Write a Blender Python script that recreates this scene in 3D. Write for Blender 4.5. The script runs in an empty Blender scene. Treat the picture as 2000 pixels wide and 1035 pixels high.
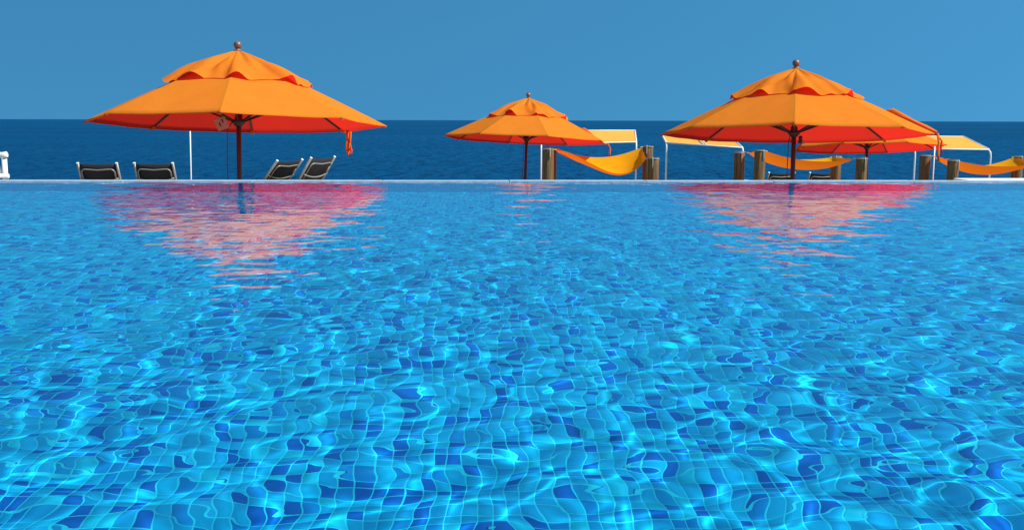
import bpy, bmesh, math, random
import numpy as np
from mathutils import Vector, Matrix
R = math.radians
rng = random.Random(7)

# ------------------------------------------------------------------ camera, sky, sun, exposure
scene = bpy.context.scene
COL = scene.collection
cam_d = bpy.data.cameras.new('camera'); cam = bpy.data.objects.new('camera', cam_d); COL.objects.link(cam)
cam_d.sensor_width = 36.0; cam_d.lens = 36.0; cam_d.clip_start = 0.05; cam_d.clip_end = 200000
cam.matrix_world = (Matrix.Translation((0, 0, 0.66)) @ Matrix.Rotation(R(-1.9), 4, 'Z')
                    @ Matrix.Rotation(R(90 - 8.03), 4, 'X') @ Matrix.Rotation(R(0.14), 4, 'Z'))
scene.camera = cam

SUN_EL, SUN_AZ = R(48), R(110)          # azimuth clockwise from +Y: behind the camera, to the right
world = bpy.data.worlds.new('World'); scene.world = world; world.use_nodes = True
wn = world.node_tree; wn.nodes.clear()
sky = wn.nodes.new('ShaderNodeTexSky'); sky.sky_type = 'NISHITA'; sky.sun_disc = False
sky.sun_elevation = SUN_EL; sky.sun_rotation = SUN_AZ
sky.altitude = 0; sky.air_density = 1.0; sky.dust_density = 0.15; sky.ozone_density = 3.0
hs = wn.nodes.new('ShaderNodeHueSaturation'); hs.inputs['Saturation'].default_value = 1.0
bg = wn.nodes.new('ShaderNodeBackground'); bg.inputs['Strength'].default_value = 0.15
wo = wn.nodes.new('ShaderNodeOutputWorld')
# a clear dry-air sky: the whole dome is read a little above its own elevation, so the haze band at the horizon thins out
tcw = wn.nodes.new('ShaderNodeTexCoord'); mpw = wn.nodes.new('ShaderNodeMapping'); mpw.vector_type = 'POINT'
mpw.inputs['Scale'].default_value = (1, 1, 0.85); mpw.inputs['Location'].default_value = (0, 0, 0.58)
nmw = wn.nodes.new('ShaderNodeVectorMath'); nmw.operation = 'NORMALIZE'
wn.links.new(tcw.outputs['Generated'], mpw.inputs[0]); wn.links.new(mpw.outputs[0], nmw.inputs[0]); wn.links.new(nmw.outputs[0], sky.inputs['Vector'])
wn.links.new(sky.outputs[0], hs.inputs['Color']); 
tint = wn.nodes.new('ShaderNodeVectorMath'); tint.operation = 'MULTIPLY'; tint.inputs[1].default_value = (0.34, 0.94, 0.98)   # deep teal blue of this sky
wn.links.new(hs.outputs[0], tint.inputs[0]); wn.links.new(tint.outputs[0], bg.inputs['Color'])
wn.links.new(bg.outputs[0], wo.inputs['Surface'])

sd = bpy.data.lights.new('sun', 'SUN'); sd.energy = 5.0; sd.angle = R(0.8); sd.color = (1.0, 0.95, 0.87)
sd.cycles.is_caustics_light = True
sun = bpy.data.objects.new('sun', sd); COL.objects.link(sun); sun.location = (6, -8, 14)
to_sun = Vector((math.sin(SUN_AZ) * math.cos(SUN_EL), math.cos(SUN_AZ) * math.cos(SUN_EL), math.sin(SUN_EL)))
sun.rotation_euler = to_sun.to_track_quat('Z', 'Y').to_euler()

scene.view_settings.view_transform = 'Standard'; scene.view_settings.look = 'None'
scene.view_settings.exposure = 0.2; scene.view_settings.gamma = 1.0; scene.view_settings.use_curve_mapping = False
scene.render.engine = 'CYCLES'
cy = scene.cycles
cy.use_denoising = True; cy.max_bounces = 12; cy.diffuse_bounces = 4; cy.glossy_bounces = 4
cy.transmission_bounces = 8; cy.transparent_max_bounces = 8
cy.caustics_refractive = True; cy.caustics_reflective = False; cy.blur_glossy = 0.4
cy.sample_clamp_indirect = 6.0; cy.use_adaptive_sampling = False

# ------------------------------------------------------------------ materials
def mat(name, color, rough=0.6, metal=0.0, spec=0.5, noise=None, bump=None):
    """noise = (scale, amount, stretch xyz): value variation; bump = (scale, strength, distance, stretch)"""
    m = bpy.data.materials.new(name); m.use_nodes = True
    nt = m.node_tree; b = nt.nodes['Principled BSDF']
    b.inputs['Base Color'].default_value = (*color, 1); b.inputs['Roughness'].default_value = rough
    b.inputs['Metallic'].default_value = metal; b.inputs['Specular IOR Level'].default_value = spec
    tc = nt.nodes.new('ShaderNodeTexCoord')
    def noise_node(scale, stretch):
        mp = nt.nodes.new('ShaderNodeMapping'); mp.inputs['Scale'].default_value = stretch
        nt.links.new(tc.outputs['Object'], mp.inputs[0])
        n = nt.nodes.new('ShaderNodeTexNoise'); n.inputs['Scale'].default_value = scale
        n.inputs['Detail'].default_value = 6; nt.links.new(mp.outputs[0], n.inputs['Vector'])
        return n
    if noise:
        n = noise_node(noise[0], noise[2] if len(noise) > 2 else (1, 1, 1))
        r = nt.nodes.new('ShaderNodeMapRange'); r.inputs[1].default_value = 0.3; r.inputs[2].default_value = 0.7
        r.inputs[3].default_value = 1 - noise[1]; r.inputs[4].default_value = 1 + noise[1]
        nt.links.new(n.outputs['Fac'], r.inputs[0])
        v = nt.nodes.new('ShaderNodeVectorMath'); v.operation = 'SCALE'; v.inputs[0].default_value = color
        nt.links.new(r.outputs[0], v.inputs['Scale']); nt.links.new(v.outputs[0], b.inputs['Base Color'])
    if bump:
        n = noise_node(bump[0], bump[3] if len(bump) > 3 else (1, 1, 1))
        bp = nt.nodes.new('ShaderNodeBump'); bp.inputs['Strength'].default_value = bump[1]
        bp.inputs['Distance'].default_value = bump[2]
        nt.links.new(n.outputs['Fac'], bp.inputs['Height']); nt.links.new(bp.outputs[0], b.inputs['Normal'])
    return m

def cloth(name, color, back, through, mix, noise=0.05):
    """woven cloth: top face and underside coloured apart (back can hold painted glow), plus light passing through the weave"""
    m = bpy.data.materials.new(name); m.use_nodes = True; nt = m.node_tree
    nt.nodes.remove(nt.nodes['Principled BSDF']); out = nt.nodes['Material Output']
    d = nt.nodes.new('ShaderNodeBsdfDiffuse'); t = nt.nodes.new('ShaderNodeBsdfTranslucent')
    t.inputs['Color'].default_value = (*through, 1)
    tc = nt.nodes.new('ShaderNodeTexCoord'); n = nt.nodes.new('ShaderNodeTexNoise')
    n.inputs['Scale'].default_value = 2.2; n.inputs['Detail'].default_value = 5
    nt.links.new(tc.outputs['Object'], n.inputs['Vector'])
    r = nt.nodes.new('ShaderNodeMapRange'); r.inputs[1].default_value = 0.3; r.inputs[2].default_value = 0.7
    r.inputs[3].default_value = 1 - noise; r.inputs[4].default_value = 1 + noise
    nt.links.new(n.outputs['Fac'], r.inputs[0])
    v = nt.nodes.new('ShaderNodeVectorMath'); v.operation = 'SCALE'; v.inputs[0].default_value = color
    nt.links.new(r.outputs[0], v.inputs['Scale'])
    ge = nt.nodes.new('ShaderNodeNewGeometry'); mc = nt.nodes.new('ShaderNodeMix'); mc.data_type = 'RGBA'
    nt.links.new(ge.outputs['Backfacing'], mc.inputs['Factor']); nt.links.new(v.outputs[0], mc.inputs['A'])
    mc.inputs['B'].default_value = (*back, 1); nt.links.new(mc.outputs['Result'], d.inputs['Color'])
    n2 = nt.nodes.new('ShaderNodeTexNoise'); n2.inputs['Scale'].default_value = 5; n2.inputs['Detail'].default_value = 3
    nt.links.new(tc.outputs['Object'], n2.inputs['Vector'])
    bp = nt.nodes.new('ShaderNodeBump'); bp.inputs['Strength'].default_value = 0.25; bp.inputs['Distance'].default_value = 0.03
    nt.links.new(n2.outputs['Fac'], bp.inputs['Height']); nt.links.new(bp.outputs[0], d.inputs['Normal'])
    mx = nt.nodes.new('ShaderNodeMixShader'); mx.inputs[0].default_value = mix
    nt.links.new(d.outputs[0], mx.inputs[1]); nt.links.new(t.outputs[0], mx.inputs[2])
    nt.links.new(mx.outputs[0], out.inputs['Surface'])
    return m

M = {}
M['orange'] = cloth('orange_canvas', (0.93, 0.30, 0.03), (0.75, 0.045, 0.02), (0.98, 0.035, 0.02), 0.42)  # redder underside: glow of sun through the canvas, put into its colour
M['strap'] = cloth('orange_strap', (0.85, 0.16, 0.03), (0.85, 0.16, 0.03), (0.7, 0.04, 0.02), 0.2)
M['hammock'] = cloth('yellow_hammock_cloth', (0.95, 0.43, 0.012), (0.9, 0.22, 0.02), (0.95, 0.20, 0.01), 0.35)  # orange back: shade and sun showing through the cloth, painted in
M['awning'] = cloth('yellow_awning_cloth', (0.95, 0.47, 0.09), (0.9, 0.4, 0.07), (0.85, 0.35, 0.05), 0.25)
M['pole'] = mat('dark_bronze_pole', (0.055, 0.022, 0.018), 0.45, noise=(6, 0.25, (4, 4, 0.6)))
M['rib'] = mat('dark_bronze_rib', (0.05, 0.025, 0.02), 0.5)
M['finial'] = mat('bronze_finial', (0.24, 0.13, 0.10), 0.42, metal=0.25, noise=(20, 0.2))
M['white'] = mat('white_paint', (0.80, 0.80, 0.78), 0.4, noise=(12, 0.05))
M['wood'] = mat('weathered_post_wood', (0.175, 0.098, 0.036), 0.85, noise=(9, 0.55, (3, 3, 0.25)), bump=(9, 0.8, 0.02, (3, 3, 0.2)))
M['rope'] = mat('white_rope', (0.46, 0.42, 0.35), 0.9, bump=(90, 0.6, 0.004))
M['sling'] = mat('black_sling_mesh', (0.018, 0.017, 0.020), 0.8, noise=(40, 0.15))
M['alu'] = mat('champagne_aluminium', (0.30, 0.28, 0.235), 0.42, metal=0.35, noise=(14, 0.12))
M['tag'] = mat('tan_card', (0.50, 0.30, 0.20), 0.8, noise=(30, 0.1))
M['cord'] = mat('dark_cord', (0.08, 0.035, 0.03), 0.8)
M['coping'] = mat('pale_wet_stone', (0.42, 0.50, 0.55), 0.35, noise=(14, 0.18), bump=(40, 0.3, 0.004))
M['grout'] = mat('pale_blue_grout', (0.06, 0.74, 0.97), 0.8, noise=(6, 0.12))
M['plaster'] = mat('white_plaster', (0.80, 0.80, 0.77), 0.8, noise=(5, 0.06), bump=(30, 0.3, 0.004))
M['paving'] = mat('sandstone_paving', (0.34, 0.29, 0.23), 0.85, noise=(2, 0.15), bump=(20, 0.4, 0.01))
M['sand'] = mat('beach_sand', (0.50, 0.41, 0.29), 0.95, noise=(0.6, 0.15), bump=(3, 0.5, 0.05))
TILE_COL = [(0.002, 0.47, 0.86), (0.002, 0.40, 0.82), (0.002, 0.28, 0.74), (0.004, 0.13, 0.58), (0.01, 0.58, 0.86)]
TILE_W = [0.36, 0.20, 0.15, 0.22, 0.07]
TILE_MATS = [mat('glazed_tile_%s' % n, c, 0.5, spec=0.15, noise=(30, 0.10)) for n, c in
             zip(('turquoise', 'azure', 'blue', 'deep_blue', 'pale'), TILE_COL)]

# pool water: clear refracting water
m = bpy.data.materials.new('pool_water'); m.use_nodes = True; nt = m.node_tree
nt.nodes.remove(nt.nodes['Principled BSDF'])
rf = nt.nodes.new('ShaderNodeBsdfRefraction'); rf.inputs['IOR'].default_value = 1.333; rf.inputs['Roughness'].default_value = 0.0
rf.inputs['Color'].default_value = (0.45, 0.98, 1.0, 1)      # water swallows red
gl = nt.nodes.new('ShaderNodeBsdfGlossy'); gl.inputs['Roughness'].default_value = 0.0; gl.inputs['Color'].default_value = (1, 1, 1, 1)
fr = nt.nodes.new('ShaderNodeFresnel'); fr.inputs['IOR'].default_value = 1.333
mx = nt.nodes.new('ShaderNodeMixShader'); nt.links.new(fr.outputs[0], mx.inputs[0])
nt.links.new(rf.outputs[0], mx.inputs[1]); nt.links.new(gl.outputs[0], mx.inputs[2])
nt.links.new(mx.outputs[0], nt.nodes['Material Output'].inputs['Surface']); M['water'] = m

# sea: deep water with wind ripples
m = bpy.data.materials.new('sea_water'); m.use_nodes = True; nt = m.node_tree; b = nt.nodes['Principled BSDF']
b.inputs['Roughness'].default_value = 0.15; b.inputs['Specular IOR Level'].default_value = 0.12; b.inputs['IOR'].default_value = 1.333
tc = nt.nodes.new('ShaderNodeTexCoord')
def sea_noise(scale, stretch, detail=5):
    mp = nt.nodes.new('ShaderNodeMapping'); mp.inputs['Scale'].default_value = stretch
    nt.links.new(tc.outputs['Object'], mp.inputs[0])
    n = nt.nodes.new('ShaderNodeTexNoise'); n.inputs['Scale'].default_value = scale; n.inputs['Detail'].default_value = detail
    nt.links.new(mp.outputs[0], n.inputs['Vector']); return n
n1 = sea_noise(0.55, (1.0, 0.6, 1), 8); n2 = sea_noise(0.16, (0.6, 1, 1), 5); n3 = sea_noise(0.006, (0.4, 1, 1), 4)
bp1 = nt.nodes.new('ShaderNodeBump'); bp1.inputs['Strength'].default_value = 1; bp1.inputs['Distance'].default_value = 1.5
bp2 = nt.nodes.new('ShaderNodeBump'); bp2.inputs['Strength'].default_value = 1; bp2.inputs['Distance'].default_value = 2.0
nt.links.new(n2.outputs['Fac'], bp2.inputs['Height']); nt.links.new(bp2.outputs[0], bp1.inputs['Normal'])
nt.links.new(n1.outputs['Fac'], bp1.inputs['Height'])
cr = nt.nodes.new('ShaderNodeValToRGB'); cr.color_ramp.elements[0].position = 0.35; cr.color_ramp.elements[1].position = 0.65
cr.color_ramp.elements[0].color = (0.0003, 0.050, 0.135, 1); cr.color_ramp.elements[1].color = (0.0003, 0.070, 0.175, 1)
nt.links.new(n3.outputs['Fac'], cr.inputs[0])
# scattered light from the deep water plus sky mirrored by the wave faces (steep faces mirror less)
nt.nodes.remove(b); df = nt.nodes.new('ShaderNodeBsdfDiffuse'); gs = nt.nodes.new('ShaderNodeBsdfGlossy'); gs.inputs['Roughness'].default_value = 0.2
lw_ = nt.nodes.new('ShaderNodeLayerWeight'); lw_.inputs['Blend'].default_value = 0.5
mr = nt.nodes.new('ShaderNodeMapRange'); mr.inputs[1].default_value = 0.72; mr.inputs[2].default_value = 1.0; mr.inputs[3].default_value = 0.0; mr.inputs[4].default_value = 0.24
nt.links.new(bp1.outputs[0], lw_.inputs['Normal']); nt.links.new(lw_.outputs['Facing'], mr.inputs[0])
nt.links.new(bp1.outputs[0], gs.inputs['Normal']); nt.links.new(bp1.outputs[0], df.inputs['Normal']); nt.links.new(cr.outputs[0], df.inputs['Color'])
ms = nt.nodes.new('ShaderNodeMixShader'); nt.links.new(mr.outputs[0], ms.inputs[0]); nt.links.new(df.outputs[0], ms.inputs[1]); nt.links.new(gs.outputs[0], ms.inputs[2])
nt.links.new(ms.outputs[0], nt.nodes['Material Output'].inputs['Surface'])
M['sea'] = m

# ------------------------------------------------------------------ helpers
def link(name, me, m=None, parent=None, smooth=False):
    o = bpy.data.objects.new(name, me); COL.objects.link(o)
    if m is not None and not me.materials: me.materials.append(m)
    if parent is not None: o.parent = parent
    if smooth: me.polygons.foreach_set('use_smooth', [True] * len(me.polygons))
    return o
def mesh_of(name, bm):
    bmesh.ops.recalc_face_normals(bm, faces=bm.faces)
    me = bpy.data.meshes.new(name); bm.to_mesh(me); bm.free(); return me
def grid_mesh(name, P, close_u=False):
    """P: array rows x cols x 3 -> quad sheet"""
    r, c = P.shape[:2]; idx = np.arange(r * c).reshape(r, c)
    if close_u: idx = np.concatenate([idx, idx[:, :1]], 1)
    q = np.stack([idx[:-1, :-1], idx[:-1, 1:], idx[1:, 1:], idx[1:, :-1]], -1).reshape(-1, 4)
    return quads_mesh(name, P.reshape(-1, 3), q)
def quads_mesh(name, V, Q):
    me = bpy.data.meshes.new(name); n = len(Q)
    me.vertices.add(len(V)); me.vertices.foreach_set('co', np.asarray(V, dtype=np.float32).ravel())
    me.loops.add(4 * n); me.loops.foreach_set('vertex_index', np.asarray(Q, dtype=np.int32).ravel())
    me.polygons.add(n); me.polygons.foreach_set('loop_start', np.arange(0, 4 * n, 4, dtype=np.int32))
    me.update(calc_edges=True); return me
def box_bm(bm, x0, x1, y0, y1, z0, z1, bevel=0.0):
    r = bmesh.ops.create_cube(bm, size=1.0); vs = r['verts']
    for v in vs:
        v.co = Vector(((x0 + x1) / 2 + v.co.x * (x1 - x0), (y0 + y1) / 2 + v.co.y * (y1 - y0), (z0 + z1) / 2 + v.co.z * (z1 - z0)))
    if bevel:
        es = list({e for v in vs for e in v.link_edges})
        bmesh.ops.bevel(bm, geom=es, offset=bevel, segments=2, affect='EDGES', profile=0.5)
def box(name, x0, x1, y0, y1, z0, z1, m, parent=None, bevel=0.0):
    bm = bmesh.new(); box_bm(bm, x0, x1, y0, y1, z0, z1, bevel); return link(name, mesh_of(name, bm), m, parent)
def tube(name, pts, rad, m, parent=None, seg=8, flat=1.0, up=None):
    """swept tube along pts; rad number or list; capped"""
    pts = [Vector(p) for p in pts]; n = len(pts)
    rads = rad if isinstance(rad, (list, tuple)) else [rad] * n
    V = []; prev = None
    for i, p in enumerate(pts):
        t = (pts[min(i + 1, n - 1)] - pts[max(i - 1, 0)]).normalized()
        ref = Vector(up) if up else (prev if prev is not None else (Vector((0, 0, 1)) if abs(t.z) < 0.9 else Vector((0, 1, 0))))
        a = (ref - t * ref.dot(t)).normalized(); prev = a; bb = t.cross(a)
        for k in range(seg):
            an = 2 * math.pi * (k + 0.5) / seg
            V.append(p + a * math.cos(an) * rads[i] * flat + bb * math.sin(an) * rads[i])
    F = [(i * seg + k, i * seg + (k + 1) % seg, (i + 1) * seg + (k + 1) % seg, (i + 1) * seg + k) for i in range(n - 1) for k in range(seg)]
    F.append(tuple(range(seg))[::-1]); F.append(tuple((n - 1) * seg + k for k in range(seg)))
    me = bpy.data.meshes.new(name); me.from_pydata([tuple(v) for v in V], [], F); me.update()
    o = link(name, me, m, parent)
    if seg > 5: me.polygons.foreach_set('use_smooth', [len(p.vertices) == 4 for p in me.polygons])
    return o
def lathe(name, prof, m, parent=None, seg=20, jitter=0.0, rnd=None):
    """prof: list of (radius, z)"""
    P = np.zeros((len(prof), seg, 3))
    wob = [1 + (rnd.uniform(-jitter, jitter) if rnd else 0) for _ in range(seg)]
    for i, (r, z) in enumerate(prof):
        for k in range(seg):
            a = 2 * math.pi * k / seg; P[i, k] = (r * wob[k] * math.cos(a), r * wob[k] * math.sin(a), z)
    me = grid_mesh(name, P, close_u=True); return link(name, me, m, parent, smooth=True)
def empty(name, loc=(0, 0, 0)):
    o = bpy.data.objects.new(name, None); COL.objects.link(o); o.location = loc; o.empty_display_size = 0.2; return o
def tag(o, label, cat, group=None):
    o['label'] = label; o['category'] = cat
    if group: o['group'] = group
    return o
def structure(o): o['kind'] = 'structure'; return o

# ------------------------------------------------------------------ ground, sea, pool shell
POOL_Y0, POOL_Y1, POOL_X0, POOL_X1, DEPTH, T, WL = -2.5, 8.66, -6.2, 7.2, 1.13, 0.04, 0.145   # WL = water level
FLOOR_Z = WL - DEPTH
TERR, LOW = -1.14, -1.70

V = [(-60000, 52, -4), (60000, 52, -4), (60000, 90000, -4), (-60000, 90000, -4)]
sea = structure(link('sea', quads_mesh('sea', V, [(0, 1, 2, 3)]), M['sea']))
# shore profile from the terraces down under the sea
prof = [(-60, -2.2), (8.5, -2.2), (31.5, -2.2), (35, -2.6), (45, -3.4), (62, -4.3), (90, -7)]
P = np.array([[(x, y, z) for x in np.linspace(-80, 80, 9)] for y, z in prof])
structure(link('beach', grid_mesh('beach', P), M['sand'], smooth=True))
structure(box('terrace', -14, 16, POOL_Y1 + 0.28, 19.2, -2.4, TERR, M['paving']))
structure(box('lower_terrace', -16, 20, 19.2, 31.0, -2.4, LOW, M['paving']))
# pool walls (concrete shell) and floor bed
structure(box('pool_floor', POOL_X0, POOL_X1, POOL_Y0, POOL_Y1, FLOOR_Z - 0.2, FLOOR_Z, M['grout']))
floor = bpy.data.objects['pool_floor']
wall_far = structure(box('pool_wall', POOL_X0 - 0.3, POOL_X1 + 0.3, POOL_Y1, POOL_Y1 + 0.25, -2.3, WL - 0.012, M['grout']))
structure(box('pool_wall', POOL_X0 - 0.3, POOL_X0, POOL_Y0 - 0.3, POOL_Y1, -2.3, WL + 0.08, M['plaster']))
structure(box('pool_wall', POOL_X1, POOL_X1 + 0.3, POOL_Y0 - 0.3, POOL_Y1, -2.3, WL + 0.08, M['plaster']))
structure(box('pool_wall', POOL_X0, POOL_X1, POOL_Y0 - 0.3, POOL_Y0, -2.3, WL + 0.08, M['plaster']))
# overflow edge: pale stones along the far wall
x = POOL_X0 - 0.3; k = 0
while x < POOL_X1 + 0.28:
    w = min(1.18 + rng.uniform(-0.12, 0.12), POOL_X1 + 0.3 - x)
    box('coping_stone', x + 0.003, x + w - 0.003, POOL_Y1 - 0.012, POOL_Y1 + 0.13, WL - 0.0115, WL + 0.010 + rng.uniform(-0.0012, 0.0012), M['coping'], wall_far, bevel=0.004)
    x += w

# mosaic tiles: the nearest rows in view are single pieces, the rest one sheet of pieces
def tile_variant(i, jit=0):
    g = 0.0019; h = T / 2 - g
    e, k = .0012, .0013
    V = [(-h, -h, 0), (h, -h, 0), (h, h, 0), (-h, h, 0), (-h + e, -h + e, k), (h - e, -h + e, k), (h - e, h - e, k), (-h + e, h - e, k)]
    Q = [(4, 5, 6, 7), (0, 1, 5, 4), (1, 2, 6, 5), (2, 3, 7, 6), (3, 0, 4, 7)]
    me = quads_mesh('tile', V, Q); me.materials.append(TILE_MATS[i]); return me
tile_me = [tile_variant(i) for i in range(5)]
TV = np.array([v.co[:] for v in tile_me[0].vertices]); TQ = np.array([tuple(p.vertices) for p in tile_me[0].polygons])
nr = np.random.default_rng(11)
NEAR_Y0, NEAR_ROWS, NEAR_X0, NEAR_N = 2.32, 5, -1.12, 60
cx = np.arange(-5.6 + T / 2, 6.6, T); cyy = np.arange(1.60 + T / 2, POOL_Y1 - 0.004, T)
GX, GY = np.meshgrid(cx, cyy); cen = np.stack([GX.ravel(), GY.ravel(), np.full(GX.size, FLOOR_Z + 0.0005)], -1)
kind = nr.choice(5, len(cen), p=TILE_W)
near = (cen[:, 1] > NEAR_Y0) & (cen[:, 1] < NEAR_Y0 + NEAR_ROWS * T) & (cen[:, 0] > NEAR_X0) & (cen[:, 0] < NEAR_X0 + NEAR_N * T)
tiles_single = []
for c, kd in zip(cen[near], kind[near]):
    o = bpy.data.objects.new('tile', tile_me[kd]); COL.objects.link(o); o.location = c
    o.rotation_euler = (rng.gauss(0, 0.006), rng.gauss(0, 0.006), rng.gauss(0, 0.008)); o.parent = floor; tiles_single.append(o)
def tile_sheet(name, cen, kind, parent, vertical=False):
    n = len(cen); tl = nr.normal(0, 0.010, (n, 2)); base = TV.copy()
    if vertical: base = np.stack([TV[:, 0], -TV[:, 2], TV[:, 1]], -1)
    Vv = cen[:, None, :] + base[None]
    ax = (0, 2) if vertical else (0, 1); up = 1 if vertical else 2
    Vv[:, :, up] += base[None, :, ax[0]] * tl[:, :1] + base[None, :, ax[1]] * tl[:, 1:]
    Q = (TQ[None] + (np.arange(n) * 8)[:, None, None]).reshape(-1, 4)
    me = quads_mesh(name, Vv.reshape(-1, 3), Q)
    for mm in TILE_MATS: me.materials.append(mm)
    me.polygons.foreach_set('material_index', np.repeat(kind, 5).astype(np.int32)); me.update()
    o = link(name, me, None, parent); o['kind'] = 'stuff'; return o
floor_tiles = tile_sheet('mosaic_tiles', cen[~near], kind[~near], floor)
zz = np.arange(WL - 0.012 - T / 2 - 0.003, FLOOR_Z + 0.02, -T)
WX, WZ = np.meshgrid(cx, zz); wc = np.stack([WX.ravel(), np.full(WX.size, POOL_Y1 - 0.0005), WZ.ravel()], -1)
wall_tiles = tile_sheet('wall_tiles', wc, nr.choice(5, len(wc), p=TILE_W), wall_far, vertical=True)

# pool water surface with ripples
def wave_height(X, Y):
    wr = np.random.default_rng(5); Z = np.zeros_like(X)
    N = 90; lam = np.exp(wr.uniform(math.log(0.052), math.log(0.70), N)); th = wr.uniform(0, 2 * math.pi, N)
    ph = wr.uniform(0, 2 * math.pi, N)
    slope = 0.0242 * math.sqrt(2 / N) * np.clip((lam / 0.10), 0.6, 1.0)
    # calmer and livelier patches
    env = 0.95 + 0.30 * np.sin(0.9 * X + 0.6 * Y + 1.0) * np.sin(0.7 * Y - 0.5 * X + 2.0) + 0.20 * np.sin(2.3 * X - 1.1 * Y)
    env = env + 0.28 * np.exp(-((X - 1.3) ** 2 / 0.8 + (Y - 2.0) ** 2 / 1.5)) + 0.25 * np.exp(-((X + 1.2) ** 2 / 0.6 + (Y - 2.6) ** 2 / 1.2))
    for i in range(N):
        k = 2 * math.pi / lam[i]
        Z += slope[i] / k * np.sin(k * (X * math.cos(th[i]) + Y * math.sin(th[i])) + ph[i])
    far = np.clip((Y - 2.8) / 3.5, 0, 1); far = far * far * (3 - 2 * far)          # calmer towards the overflow edge
    return Z * env * (1.0 - 0.38 * far)
s = np.linspace(-1, 1, 760); xs = 0.25 + 6.5 * (0.36 * s + 0.64 * s ** 3)
xs = np.clip(xs, POOL_X0 - 0.001, POOL_X1 + 0.001)
xs = np.unique(np.concatenate([[POOL_X0 - 0.01], xs, [POOL_X1 + 0.01]]))
ys = [POOL_Y0 - 0.01, -1.5, -0.8, -0.2, 0.2, 0.5]; y = 0.7
while y < POOL_Y1 - 0.02:
    ys.append(y); y += 0.009 if y < 3.0 else 0.013
ys = np.array(ys + [POOL_Y1 - 0.01]); XX, YY = np.meshgrid(xs, ys)
water = structure(link('pool_water', grid_mesh('pool_water', np.stack([XX, YY, WL + wave_height(XX, YY)], -1)), M['water'], smooth=True))
water.cycles.is_caustics_caster = True
for o in tiles_single + [floor_tiles, wall_tiles, floor, wall_far]: o.cycles.is_caustics_receiver = True

# ------------------------------------------------------------------ umbrellas
UR, VENT, RIM_RISE = 1.855, 0.50, 0.64     # rim radius, vent hole radius, height of canopy hole above rim
def canopy_z(r): # height of lower canopy above rim plane at radius r
    t = (UR - r) / (UR - VENT); return RIM_RISE * t * (1.0 + 0.05 * (1 - t))
def panel_mesh(seed):
    rn = random.Random(seed); nu, nv = 13, 14; P = np.zeros((nv, nu, 3)); ph = rn.uniform(0, 6)
    for j in range(nv):
        r = VENT + (UR - VENT) * j / (nv - 1)
        for i in range(nu):
            u = i / (nu - 1) * 2 - 1; c = math.cos(math.pi / 8)
            xr, yr = r * c, r * math.sin(math.pi / 8) * u      # straight between two ribs
            bow = (1 - u * u)
            xr -= 0.018 * bow * (j / (nv - 1)) ** 3             # edge arches inward a little
            z = canopy_z(r) - 0.006 * bow * r + 0.003 * math.sin(5 * u + 4 * r + ph) * bow
            P[j, i] = (xr, yr, z)
    hem = P[-1].copy(); hem[:, 2] -= 0.010; hem[:, 0] -= 0.004
    P = np.concatenate([P, hem[None]], 0)[::-1]
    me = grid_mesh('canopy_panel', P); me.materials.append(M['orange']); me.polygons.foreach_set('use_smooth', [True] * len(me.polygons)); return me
PANELS = [panel_mesh(s) for s in range(4)]
CAPR, CAPTOP = 0.90, 0.905
def cap_mesh(seed, phase):
    rn = random.Random(seed); na, nj = 160, 16; P = np.zeros((nj, na, 3))
    amp = [rn.uniform(0.55, 1.15) for _ in range(8)]; off = [rn.uniform(0.10, 0.30) for _ in range(8)]; dr = [rn.uniform(-0.03, 0.05) for _ in range(8)]
    for k in range(na):
        a = 2 * math.pi * k / na; q = (a / (math.pi / 4)) % 8; sct = int(q) % 8; f = q - int(q)
        oct_r = math.cos(math.pi / 8) / math.cos((f - 0.5) * math.pi / 4)
        nf = (f - off[sct] + 0.5) % 1 - 0.5                       # gap opens just past each rib
        lift = amp[sct] * math.exp(-(nf / 0.17) ** 2) + 0.25 * math.exp(-((f - 0.97) / 0.05) ** 2)
        rr = (CAPR + dr[sct] * math.sin(math.pi * f) + 0.03 * math.sin(2 * math.pi * f + sct)) * oct_r
        for j in range(nj):
            t = j / (nj - 1); r = 0.035 + (rr - 0.035) * t
            z0 = CAPTOP + (canopy_z(CAPR) + 0.012 - CAPTOP) * t - 0.018 * math.sin(math.pi * t) * math.exp(-((t - 0.2) / 0.2) ** 2) + 0.048 * math.sin(math.pi * t)
            wr = 0.042 * math.sin(2 * math.pi * f * 1.6 + sct * 1.7 + 2 * t) * t * (1 - t) * 2 + 0.018 * math.sin(a * 11 + t * 6 + seed) * t + 0.008 * math.sin(a * 23 - t * 9 + seed * 2) * t
            z = z0 + wr + lift * 0.095 * max(0, (t - 0.40) / 0.60) ** 1.5 - 0.02 * math.sin(math.pi * f) * t
            lo = canopy_z(min(UR, r / oct_r)) + 0.006
            P[j, k] = (r * math.cos(a), r * math.sin(a), max(z, lo) if r / oct_r > VENT else z)
    me = grid_mesh('vent_cap', P[::-1], close_u=True); me.materials.append(M['orange']); me.polygons.foreach_set('use_smooth', [True] * len(me.polygons)); return me

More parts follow.
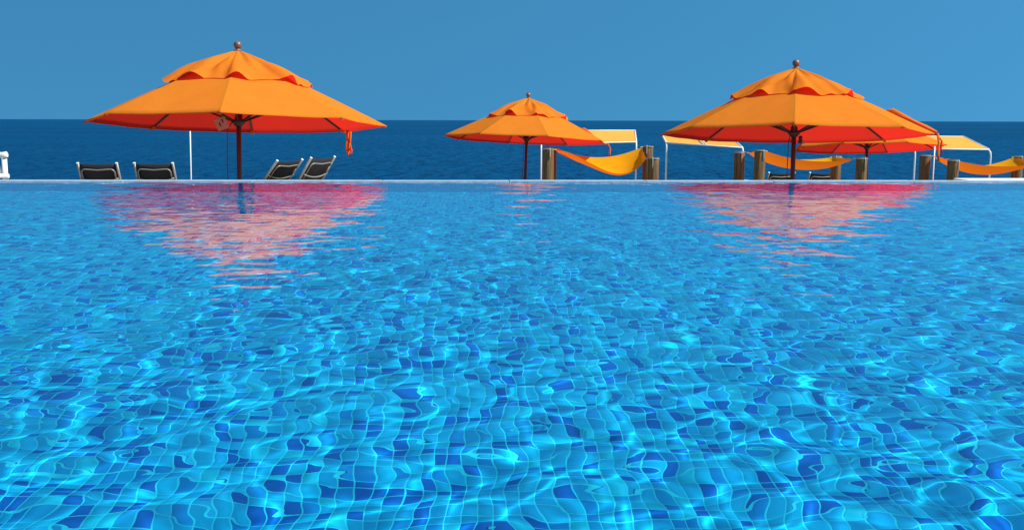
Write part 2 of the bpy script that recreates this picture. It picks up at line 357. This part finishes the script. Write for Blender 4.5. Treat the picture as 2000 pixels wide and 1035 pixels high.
def umbrella(rim, lean_x, lean_y, theta, ground, label, seed):
    """rim = centre of the rim plane; theta = turn of the octagon (a rib points at -Y for 0)"""
    ax = Vector((math.tan(R(lean_x)), math.tan(R(lean_y)), 1)).normalized(); rim = Vector(rim)
    L = (rim.z - ground) / ax.z; base = rim - ax * L
    root = tag(empty('patio_umbrella', base), label, 'umbrella', 'orange octagonal umbrellas by the pool')
    rot = ax.to_track_quat('Z', 'Y').to_matrix()
    # keep the local x axis level with the world's
    xa = Vector((1, 0, 0)); xa = (xa - ax * xa.dot(ax)).normalized(); ya = ax.cross(xa)
    root.rotation_euler = Matrix((xa, ya, ax)).transposed().to_euler()
    rn = random.Random(seed)
    tube('pole', [(0, 0, 0.02), (0, 0, L * 0.5), (0, 0, L + CAPTOP - 0.02)], [0.034, 0.033, 0.030], M['pole'], root, 14)
    lathe('base', [(0, 0), (0.36, 0), (0.36, 0.05), (0.33, 0.075), (0.07, 0.09), (0.055, 0.30), (0.05, 0.31), (0, 0.31)], M['rib'], root, 28)
    fz = L + CAPTOP
    f = lathe('finial', [(0.001, fz - 0.01), (0.055, fz - 0.008), (0.055, fz + 0.006), (0.032, fz + 0.012), (0.026, fz + 0.03)]
          + [(0.052 * math.cos(a), fz + 0.072 + 0.052 * math.sin(a)) for a in np.linspace(-1.0, 1.55, 12)], M['finial'], root, 20)
    cap = link('vent_cap', cap_mesh(seed, 0), None, root); cap.location = (0, 0, L); cap.rotation_euler = (0, 0, R(theta - 90))
    for k in range(8):
        a0 = R(theta - 90 + 45 * k); am = a0 + R(22.5)
        p = link('canopy_panel', PANELS[(k + seed) % 4], None, root); p.location = (0, 0, L); p.rotation_euler = (0, 0, am)
        c, s_ = math.cos(a0), math.sin(a0)
        pts = [(c * r, s_ * r, L + (canopy_z(r) if r > VENT else canopy_z(VENT) + (VENT - r) * 0.47) - 0.022) for r in (0.05, VENT, 1.2, UR - 0.05)]
        rib = tube('rib', pts, 0.016, M['rib'], root, 6)
        r1 = 1.0
        tube('strut', [(c * 0.06, s_ * 0.06, L + 0.02), (c * r1, s_ * r1, L + canopy_z(r1) - 0.035)], 0.013, M['rib'], rib, 6)
        tip = tube('tip_pocket', [(c * (UR - 0.10), s_ * (UR - 0.10), L + canopy_z(UR - 0.1) - 0.024), (c * (UR + 0.004), s_ * (UR + 0.004), L - 0.02)], 0.026, M['strap'], rib, 6, flat=0.6)
    lathe('hub', [(0.001, L - 0.04), (0.055, L - 0.04), (0.06, L - 0.02), (0.085, L - 0.005), (0.085, L + 0.03), (0.05, L + 0.05), (0.045, L + 0.10), (0.001, L + 0.10)], M['rib'], root, 16)
    return root, L
def ribbon(name, pts, w, m, parent, side=(1, 0, 0)):
    s_ = Vector(side).normalized() * w / 2
    P = np.array([[tuple(Vector(p) - s_), tuple(Vector(p) + s_)] for p in pts]); P2 = P + np.array([0, 0.006, 0.002])
    n = len(pts)
    V = np.concatenate([P.reshape(-1, 3), P2.reshape(-1, 3)]); Q = []
    for i in range(n - 1):
        a = 2 * i; Q += [(a, a + 1, a + 3, a + 2), (2 * n + a, 2 * n + a + 2, 2 * n + a + 3, 2 * n + a + 1), (a, a + 2, 2 * n + a + 2, 2 * n + a), (a + 1, 2 * n + a + 1, 2 * n + a + 3, a + 3)]
    Q += [(0, 2 * n, 2 * n + 1, 1), (2 * n - 2, 2 * n - 1, 4 * n - 1, 4 * n - 2)]
    return link(name, quads_mesh(name, V, Q), m, parent, smooth=True)

u1, L1 = umbrella((-3.03, 13.2, 0.615), 0.3, 4.2, 7, TERR, 'large orange umbrella on the left, above the black loungers', 1)
u3, L3 = umbrella((4.40, 14.25, 0.480), 0.9, 4.6, -17, TERR, 'large orange umbrella on the right, in front of the hammock', 2)
u2, L2 = umbrella((1.07, 22.7, 0.24), 2.3, 4.0, 11, LOW, 'small-looking distant orange umbrella left of the yellow hammock in the middle', 3)
u4, L4 = umbrella((9.62, 25.2, 0.0), 0.0, 6.0, 8, LOW, 'distant orange umbrella partly hidden behind the large right umbrella', 4)
for u, L, dx, dr in ((u1, L1, -0.13, 1.5), (u3, L3, -0.09, 1.4), (u2, L2, -0.06, 1.5), (u4, L4, -0.07, 1.4)):
    tube('pull_cord', [(dx * 0.5, -0.05, L + 0.03), (dx, -0.06, L - 0.1), (dx * 1.06, -0.05, L - 0.5), (dx * 0.95, -0.05, L - dr)], 0.006, M['cord'], u, 6)
# hanging card with slots, by the hub of the left umbrella
bm = bmesh.new(); box_bm(bm, -0.07, 0.07, -0.012, 0.012, -0.075, 0.075, 0.006); t_ = link('tag_card', mesh_of('tag_card', bm), M['tag'], u1)
t_.location = (-0.185, -0.12, L1 - 0.015); t_.rotation_euler = (0.1, R(-22), 0.25)
for sx, sz in ((-0.022, 0.0), (0.022, 0.03)):
    box('slot', sx - 0.008, sx + 0.008, -0.0145, -0.0105, sz - 0.028, sz + 0.022, M['cord'], t_)
t_ = lathe('crank_knob', [(0.001, 0), (0.03, 0.004), (0.036, 0.03), (0.022, 0.05), (0.03, 0.08), (0.02, 0.10), (0.001, 0.105)], M['rib'], u3, 12)
t_.location = (0.075, -0.06, L3 - 0.13)
lathe('crank_handle', [(0.001, -0.10), (0.028, -0.095), (0.032, -0.06), (0.015, -0.02), (0.012, 0.0), (0.001, 0.0)], M['strap'], t_, 12)
# straps hanging from the rims
px, py = 1.21, 1.28
for dx, dz, w_ in ((-0.02, 0.33, 0.024), (0.05, 0.30, 0.022), (0.015, 0.36, 0.03), (0.07, 0.34, 0.026)):
    ph = dx * 90
    ribbon('tie_strap', [(px + dx * 0.6 + 0.012 * math.sin(ph + 9 * t) * t, py + 0.014 * math.cos(ph + 8 * t), L1 + 0.005 - dz * t) for t in np.linspace(0, 1, 9)], w_, M['strap'], u1, side=(1, dx * 12, 0.3 * math.sin(ph)))
for k in range(3):
    c0 = (px + 0.02 + 0.02 * (k - 1), py - 0.01 * k, L1 - 0.23 - 0.035 * k)
    ribbon('strap_loop', [(c0[0] + 0.028 * math.sin(a + k), c0[1] + 0.02 * math.cos(a * 1.3), c0[2] + 0.034 * math.cos(a)) for a in np.linspace(0, 5.6, 10)], 0.030, M['orange'] if k == 1 else M['strap'], u1, side=(0.4, 1, 0.2))
def ridge_pt(th, r, up, L): a = R(th); return (r * math.cos(a), r * math.sin(a), L + canopy_z(r) + up)
def hang(u, L, th, drop, out, w, m, name='tie_strap'):
    """strap leaving the rim at angle th and hanging by drop"""
    c, s_ = math.cos(R(th)), math.sin(R(th)); pr = [(UR - 0.06, 0.012), (UR + 0.01, 0.004), (UR + out * 0.6, -0.05), (UR + out, -drop * 0.35), (UR + out * 0.9, -drop * 0.7), (UR + out * 1.1, -drop)]
    return ribbon(name, [(c * r, s_ * r, L + z) for r, z in pr], w, m, u, side=(1, 0.3, 0))
def ridge(u, L, th, rs, m):
    return tube('ridge_fold', [ridge_pt(th, r, rad * 0.6, L) for r, rad in rs], [rad for r, rad in rs], m, u, 10, flat=1.0)
ridge(u3, L3, -17, ((1.20, 0.004), (1.28, 0.042), (1.42, 0.036), (1.56, 0.026), (1.72, 0.03), (1.85, 0.022)), M['orange'])
ridge(u3, L3, -18.6, ((1.32, 0.008), (1.46, 0.02), (1.65, 0.018), (1.85, 0.016)), M['strap'])
hang(u3, L3, -18, 0.38, 0.03, 0.035, M['strap']); hang(u3, L3, -14, 0.27, 0.085, 0.03, M['orange'])
hang(u2, L2, 10, 0.30, 0.07, 0.04, M['strap']); ridge(u2, L2, 11, ((1.22, 0.004), (1.30, 0.04), (1.42, 0.03), (1.55, 0.006)), M['strap'])
hang(u4, L4, 8, 0.26, -0.03, 0.05, M['strap'])

# ------------------------------------------------------------------ sun loungers
def lounger(loc, yaw, recline, label, back=0.80, width=0.61, group='black sling sun loungers'):
    root = tag(empty('sun_lounger', loc), label, 'sun lounger', group); root.rotation_euler = (0, 0, R(yaw))
    h = 0.38; w = width / 2; ca, sa = math.cos(R(recline)), math.sin(R(recline))
    def bp(x, t, d=0.0): return (x, -sa * t - ca * d, h + ca * t - sa * d)       # point on the backrest, d = behind it
    for s_ in (-1, 1):
        tube('side_rail', [(s_ * w, -0.02, h), (s_ * w, 1.28, h)], 0.024, M['alu'], root, 6)
        rail = tube('back_rail', [bp(s_ * w, 0.02), bp(s_ * w, back)], 0.021, M['alu'], root, 8)
        tube('end_cap', [bp(s_ * w, back), bp(s_ * w, back + 0.012)], 0.0215, M['white'], rail, 8)
        tube('leg', [(s_ * w, 0.10, h), (s_ * w, 0.02, 0.0)], 0.02, M['alu'], root, 8)
        tube('leg', [(s_ * w, 1.15, h), (s_ * w, 1.22, 0.0)], 0.02, M['alu'], root, 8)
    def sheet(name, pts_fn, n, sag):
        P = np.zeros((n, 9, 3))
        for j in range(n):
            for i in range(9):
                u = i / 8 * 2 - 1; P[j, i] = pts_fn(u * (w - 0.02), j / (n - 1), sag * (1 - u * u))
        me = grid_mesh(name, P); o = link(name, me, M['sling'], root, smooth=True)
        md = o.modifiers.new('thick', 'SOLIDIFY'); md.thickness = 0.006; md.offset = 0; return o
    sheet('backrest', lambda x, t, s_: bp(x, 0.03 + t * (back - 0.04), s_ * 0.6), 8, 0.03)
    sheet('seat', lambda x, t, s_: (x, 0.02 + t * 1.24, h + 0.005 - s_), 8, 0.03)
    wi = w - 0.045; top = back - 0.085; pts = [bp(-wi, back * 0.60, 0.03), bp(-wi, top - 0.06, 0.035)]
    for a in np.linspace(0, math.pi / 2, 5): pts.append(bp(-wi + 0.06 - 0.06 * math.cos(a), top - 0.06 + 0.06 * math.sin(a), 0.035))
    pts.append(bp(0, top - 0.008, 0.05))
    for a in np.linspace(math.pi / 2, 0, 5): pts.append(bp(wi - 0.06 + 0.06 * math.cos(a), top - 0.06 + 0.06 * math.sin(a), 0.035))
    pts += [bp(wi, top - 0.06, 0.035), bp(wi, back * 0.60, 0.03)]
    tube('brace_hoop', pts, 0.011, M['alu'], root, 8)
    tube('cross_bar', [bp(x * (w - 0.01), back * 0.69 - 0.045 * (1 - x * x), 0.03 + 0.03 * (1 - x * x)) for x in np.linspace(-1, 1, 9)], 0.012, M['alu'], root, 8)
    tube('support_leg', [bp(-w + 0.03, back * 0.5, 0.02), (-w + 0.03, 0.0 - sa * back - 0.06, 0.20), (-w + 0.03, -0.05, 0.30)], 0.010, M['alu'], root, 6)
    return root
l1 = lounger((-6.0, 16.75, TERR), -1, 24, 'leftmost black sun lounger, its upright back nearest the white railing')
l2 = lounger((-5.18, 16.95, TERR), -1, 25, 'black sun lounger between the leftmost lounger and the thin white pole')
l3 = lounger((-3.75, 17.75, TERR), 58, 43, 'tilted black sun lounger right of the umbrella pole, the lower of the leaning pair', back=1.02)
l4 = lounger((-3.05, 17.25, TERR), 60, 36, 'tilted black sun lounger, the taller and rightmost of the leaning pair', back=1.0)
l5 = lounger((7.10, 24.3, LOW), 2, 30, 'black lounger barely showing over the pool edge, directly behind the right umbrella pole', back=0.9)
l6 = lounger((8.08, 24.3, LOW), 1, 30, 'black lounger barely showing over the pool edge, beside a wooden post', back=0.9)

# ------------------------------------------------------------------ wooden posts and hammocks
POST_MESH = []
def post(x, y, top, rad, label, seed):
    rn = random.Random(seed); h = top - LOW
    root = tag(empty('wooden_post', (x, y, LOW)), label, 'post', 'round wooden hammock posts'); root.rotation_euler = (rn.uniform(-0.008, 0.008), rn.uniform(-0.008, 0.008), rn.uniform(0, 6))
    p = [(rad * 1.03, 0)] + [(rad * (1.02 - 0.03 * t + rn.uniform(-0.012, 0.012)), h * t) for t in (0.15, 0.3, 0.45, 0.6, 0.75, 0.9)] + [(rad, h - 0.012), (rad * 0.95, h), (rad * 0.5, h + 0.002), (0.001, h + 0.003)]
    lathe('shaft', p, M['wood'], root, 22, 0.03, rn)
    rope = [(math.cos(a) * rad * 1.04, math.sin(a) * rad * 1.04, h - 0.014 - 0.006 * math.sin(a * 2) - 0.012 * (a / 6.28)) for a in np.linspace(0, 2.6 * math.pi, 30)]
    tube('rope_binding', rope, 0.0055, M['rope'], root, 6)
    d = rn.uniform(3.6, 5.6); c, s_ = math.cos(d - root.rotation_euler.z), math.sin(d - root.rotation_euler.z)
    tube('rope_tail', [(c * rad * 1.0, s_ * rad * 1.0, h + 0.012), (c * rad * 1.1, s_ * rad * 1.1, h - 0.05), (c * rad * 1.12, s_ * rad * 1.12, h - 0.15), (c * rad * 1.10, s_ * rad * 1.10, h - rn.uniform(0.18, 0.26))], 0.009, M['rope'], root, 6)
    return root
PR = 0.115
PA = {}
for key, x, y, top, lab in [
    ('1nl', 1.433, 21.0, 0.096, 'round wooden post left of the middle yellow hammock, near the distant umbrella pole'),
    ('1fl', 1.600, 22.4, 0.075, 'wooden post mostly hidden behind the left front post of the middle hammock'),
    ('1nr', 3.602, 21.0, -0.089, 'shorter wooden post at the right end of the middle yellow hammock, in front'),
    ('1fr', 3.700, 22.4, 0.117, 'taller wooden post behind the right front post of the middle hammock'),
    ('2fl', 5.735, 22.4, -0.002, 'shaded reddish wooden post at the far left of the right-hand hammock'),
    ('2nl', 5.789, 21.0, 0.071, 'wooden post with white rope, second at the left end of the right-hand hammock'),
    ('2fr', 7.884, 22.4, -0.100, 'wooden post under the right end of the hammock behind the right umbrella pole'),
    ('2nr', 7.927, 21.0, -0.083, 'wooden post touching the pole of the distant right umbrella'),
    ('3fl', 9.859, 22.4, -0.075, 'dark wooden post under the hanging umbrella straps, left end of the rightmost hammock'),
    ('3nl', 9.829, 21.0, -0.123, 'wooden post in front of the rightmost hammock, second from the right edge'),
    ('3fr', 11.94, 22.4, -0.095, 'wooden post at the right edge under the peak of the rightmost hammock'),
    ('3nr', 11.93, 21.0, -0.150, 'wooden post holding the outer right corner of the rightmost hammock')]:
    PA[key] = Vector((x, y, top)); post(x, y, top, PR, lab, sum(map(ord, key)))

def hammock(n, sag_near, sag_far, belly, skew, label, dz=(0, 0, 0, 0)):
    nl, nr_, fl, fr = (PA[n + k].copy() for k in ('nl', 'nr', 'fl', 'fr'))
    o = (nl + nr_ + fl + fr) / 4; root = tag(empty('hammock', (o.x, o.y, LOW)), label, 'hammock', 'yellow cloth hammocks between posts')
    org = Vector((o.x, o.y, LOW)); cs = []
    for c, sx, sy, d in ((nl, 1, 1, dz[0]), (nr_, -1, 1, dz[1]), (fl, 1, -1, dz[2]), (fr, -1, -1, dz[3])):
        q = c + Vector((sx * (PR + 0.03), sy * 0.06, -0.03 + d)); cs.append(q)
        tube('corner_rope', [c + Vector((sx * PR * 0.9, sy * 0.03, -0.025)) - org, q + Vector((sx * 0.03, sy * 0.01, 0)) - org], 0.012, M['rope'], root, 6)
    A, B, C_, D = cs; nu, nv = 49, 25; P = np.zeros((nv, nu, 3))
    for j in range(nv):
        v = j / (nv - 1); f = v * v * (3 - 2 * v)
        for i in range(nu):
            u = i / (nu - 1); sk = u ** skew[0] * (1 - u) ** skew[1]; pk = skew[0] / (skew[0] + skew[1])
            sk /= pk ** skew[0] * (1 - pk) ** skew[1]; s2 = 4 * u * (1 - u)
            p = (A * (1 - u) + B * u) * (1 - v) + (C_ * (1 - u) + D * u) * v - org
            bell = belly * (4 * v * (1 - v)) ** 0.8 * (s2 ** 0.35)
            wrk = 0.010 * math.sin(v * 22 + 3 * u) * math.exp(-min(u, 1 - u) * 9)
            pinch = 0.06 * math.sin(math.pi * v * 2) * (s2)      # long edges drawn inwards a little
            P[j, i] = (p.x, p.y + pinch, p.z - (sag_near * sk * (1 - f) + sag_far * s2 * f) - bell + wrk)
    link('sling_cloth', grid_mesh('sling_cloth', P), M['hammock'], root, smooth=True)
    return root
hammock('1', 0.36, 0.20, 0.14, (2.2, 1.0), 'yellow hammock in the middle, hanging open and bright between wooden posts', (0, 0, 0, 0))
hammock('2', 0.12, 0.09, 0.20, (1.0, 1.0), 'orange hammock hanging behind the pole of the large right umbrella')
hammock('3', 0.10, 0.20, 0.18, (1.0, 1.0), 'rightmost orange hammock, running out of the picture with a yellow peak')

# ------------------------------------------------------------------ white shade frames
def awning(bl, br, tl, tr, label, extra_rib=False):
    """bl, br: pole bends (left, right); tl, tr: upper corners of the cloth"""
    bl, br, tl, tr = map(Vector, (bl, br, tl, tr)); o = (bl + br) / 2; o.z = LOW
    root = tag(empty('shade_awning', o), label, 'awning', 'yellow shade awnings on white frames')
    for b_, t_ in ((bl, tl), (br, tr)):
        d = (t_ - b_); p0 = Vector((b_.x, b_.y, LOW)) - o
        knee = [b_ - Vector((0, 0, 0.14)) - o, b_ - Vector((0, 0, 0.06)) - o + d * 0.02, b_ + d * 0.10 - o]
        tube('pole', [p0] + knee + [t_ - o], [0.022] * 5, M['white'], root, 8)
    tube('edge_bar', [tl - o, tr - o], 0.015, M['white'], root, 8)
    q0, q1 = bl + (tl - bl) * 0.06, br + (tr - br) * 0.06
    tube('edge_bar', [q0 - o, q1 - o], 0.015, M['white'], root, 8)
    if extra_rib:
        for f in (0.50, 0.535): tube('rib', [q0.lerp(q1, f) - o + Vector((0, 0, 0.015)), tl.lerp(tr, f) - o + Vector((0, 0, 0.015))], 0.012, M['white'], root, 6)
    P = np.zeros((7, 15, 3)); nrm = Vector((0, 0, -1))
    for j in range(7):
        for i in range(15):
            u, v = i / 14, j / 6; p = (q0.lerp(q1, u)).lerp(tl.lerp(tr, u), v) - o + nrm * 0.02 * math.sin(math.pi * u) * math.sin(math.pi * v) + Vector((0, 0, 0.006))
            P[j, i] = p
    link('shade_cloth', grid_mesh('shade_cloth', P), M['awning'], root, smooth=True)
    return root
awning((1.63, 26.6, 0.03), (4.10, 26.6, 0.094), (1.75, 27.9, 0.392), (4.253, 27.9, 0.398), 'yellow awning on white poles above the middle hammock')
awning((4.778, 26.0, 0.095), (6.48, 25.0, 0.0), (4.78, 26.7, 0.29), (6.416, 25.6, 0.171), 'yellow awning under the left side of the large right umbrella, with a central rib', True)
awning((11.87, 27.6, -0.10), (13.96, 27.6, -0.12), (11.81, 28.8, 0.247), (13.748, 28.8, 0.236), 'yellow awning on a curved white pole above the rightmost hammock')

wp = tag(empty('white_pole', (-5.56, 20.0, LOW)), 'thin white pole standing behind the left umbrella canopy', 'pole')
tube('shaft', [(0, 0, 0), (0.02, 0, 1.2), (0.045, 0, 2.45)], 0.013, M['white'], wp, 10)
lathe('foot', [(0.001, 0), (0.09, 0), (0.09, 0.015), (0.03, 0.03), (0.001, 0.03)], M['white'], wp, 14)
wp = tag(empty('white_pole', (10.42, 23.2, LOW)), 'thin white pole just right of the dark post under the hanging straps', 'pole')
tube('shaft', [(0, 0, 0), (0.0, 0, 1.0), (0.0, 0, 1.80)], 0.017, M['white'], wp, 10)
lathe('foot', [(0.001, 0), (0.08, 0), (0.08, 0.015), (0.03, 0.03), (0.001, 0.03)], M['white'], wp, 14)

# white railing at the left edge
rl = tag(empty('white_railing', (-8.16, 18.0, TERR)), 'white railing of round bars at the left edge of the picture', 'railing')
zt = 0.05 - TERR
for px_ in (0.0, -1.3, -2.6): tube('railing_post', [(px_, 0, 0), (px_, 0, zt + 0.03)], 0.045, M['white'], rl, 12)
tube('top_rail', [(-2.9, -0.03, zt), (0.0, -0.02, zt), (0.06, -0.02, zt + 0.01)], 0.05, M['white'], rl, 12)
tube('bottom_rail', [(-2.9, -0.03, zt - 0.37), (0.07, -0.03, zt - 0.36)], 0.04, M['white'], rl, 12)
for px_ in (0.0, -1.3): tube('diagonal_brace', [(px_ - 0.05, 0.02, zt - 0.34), (px_ - 0.20, 0.02, zt - 0.02)], 0.03, M['white'], rl, 10)

# low white wall beyond the edge at the right, white floor cushion
lw = tag(box('low_white_wall', 6.10, 9.5, 12.6, 13.0, TERR, -0.06, M['plaster'], bevel=0.02), 'low white masonry wall just past the pool edge at the right', 'wall')
pf = tag(lathe('floor_cushion', [(0.001, 0), (0.36, 0.0), (0.42, 0.1), (0.43, 0.4), (0.42, 0.86), (0.34, 0.98), (0.18, 1.018), (0.001, 1.022)], M['plaster'], None, 28), 'white rounded seat barely showing behind the post with white rope', 'seat')
pf.location = (6.05, 23.3, LOW)
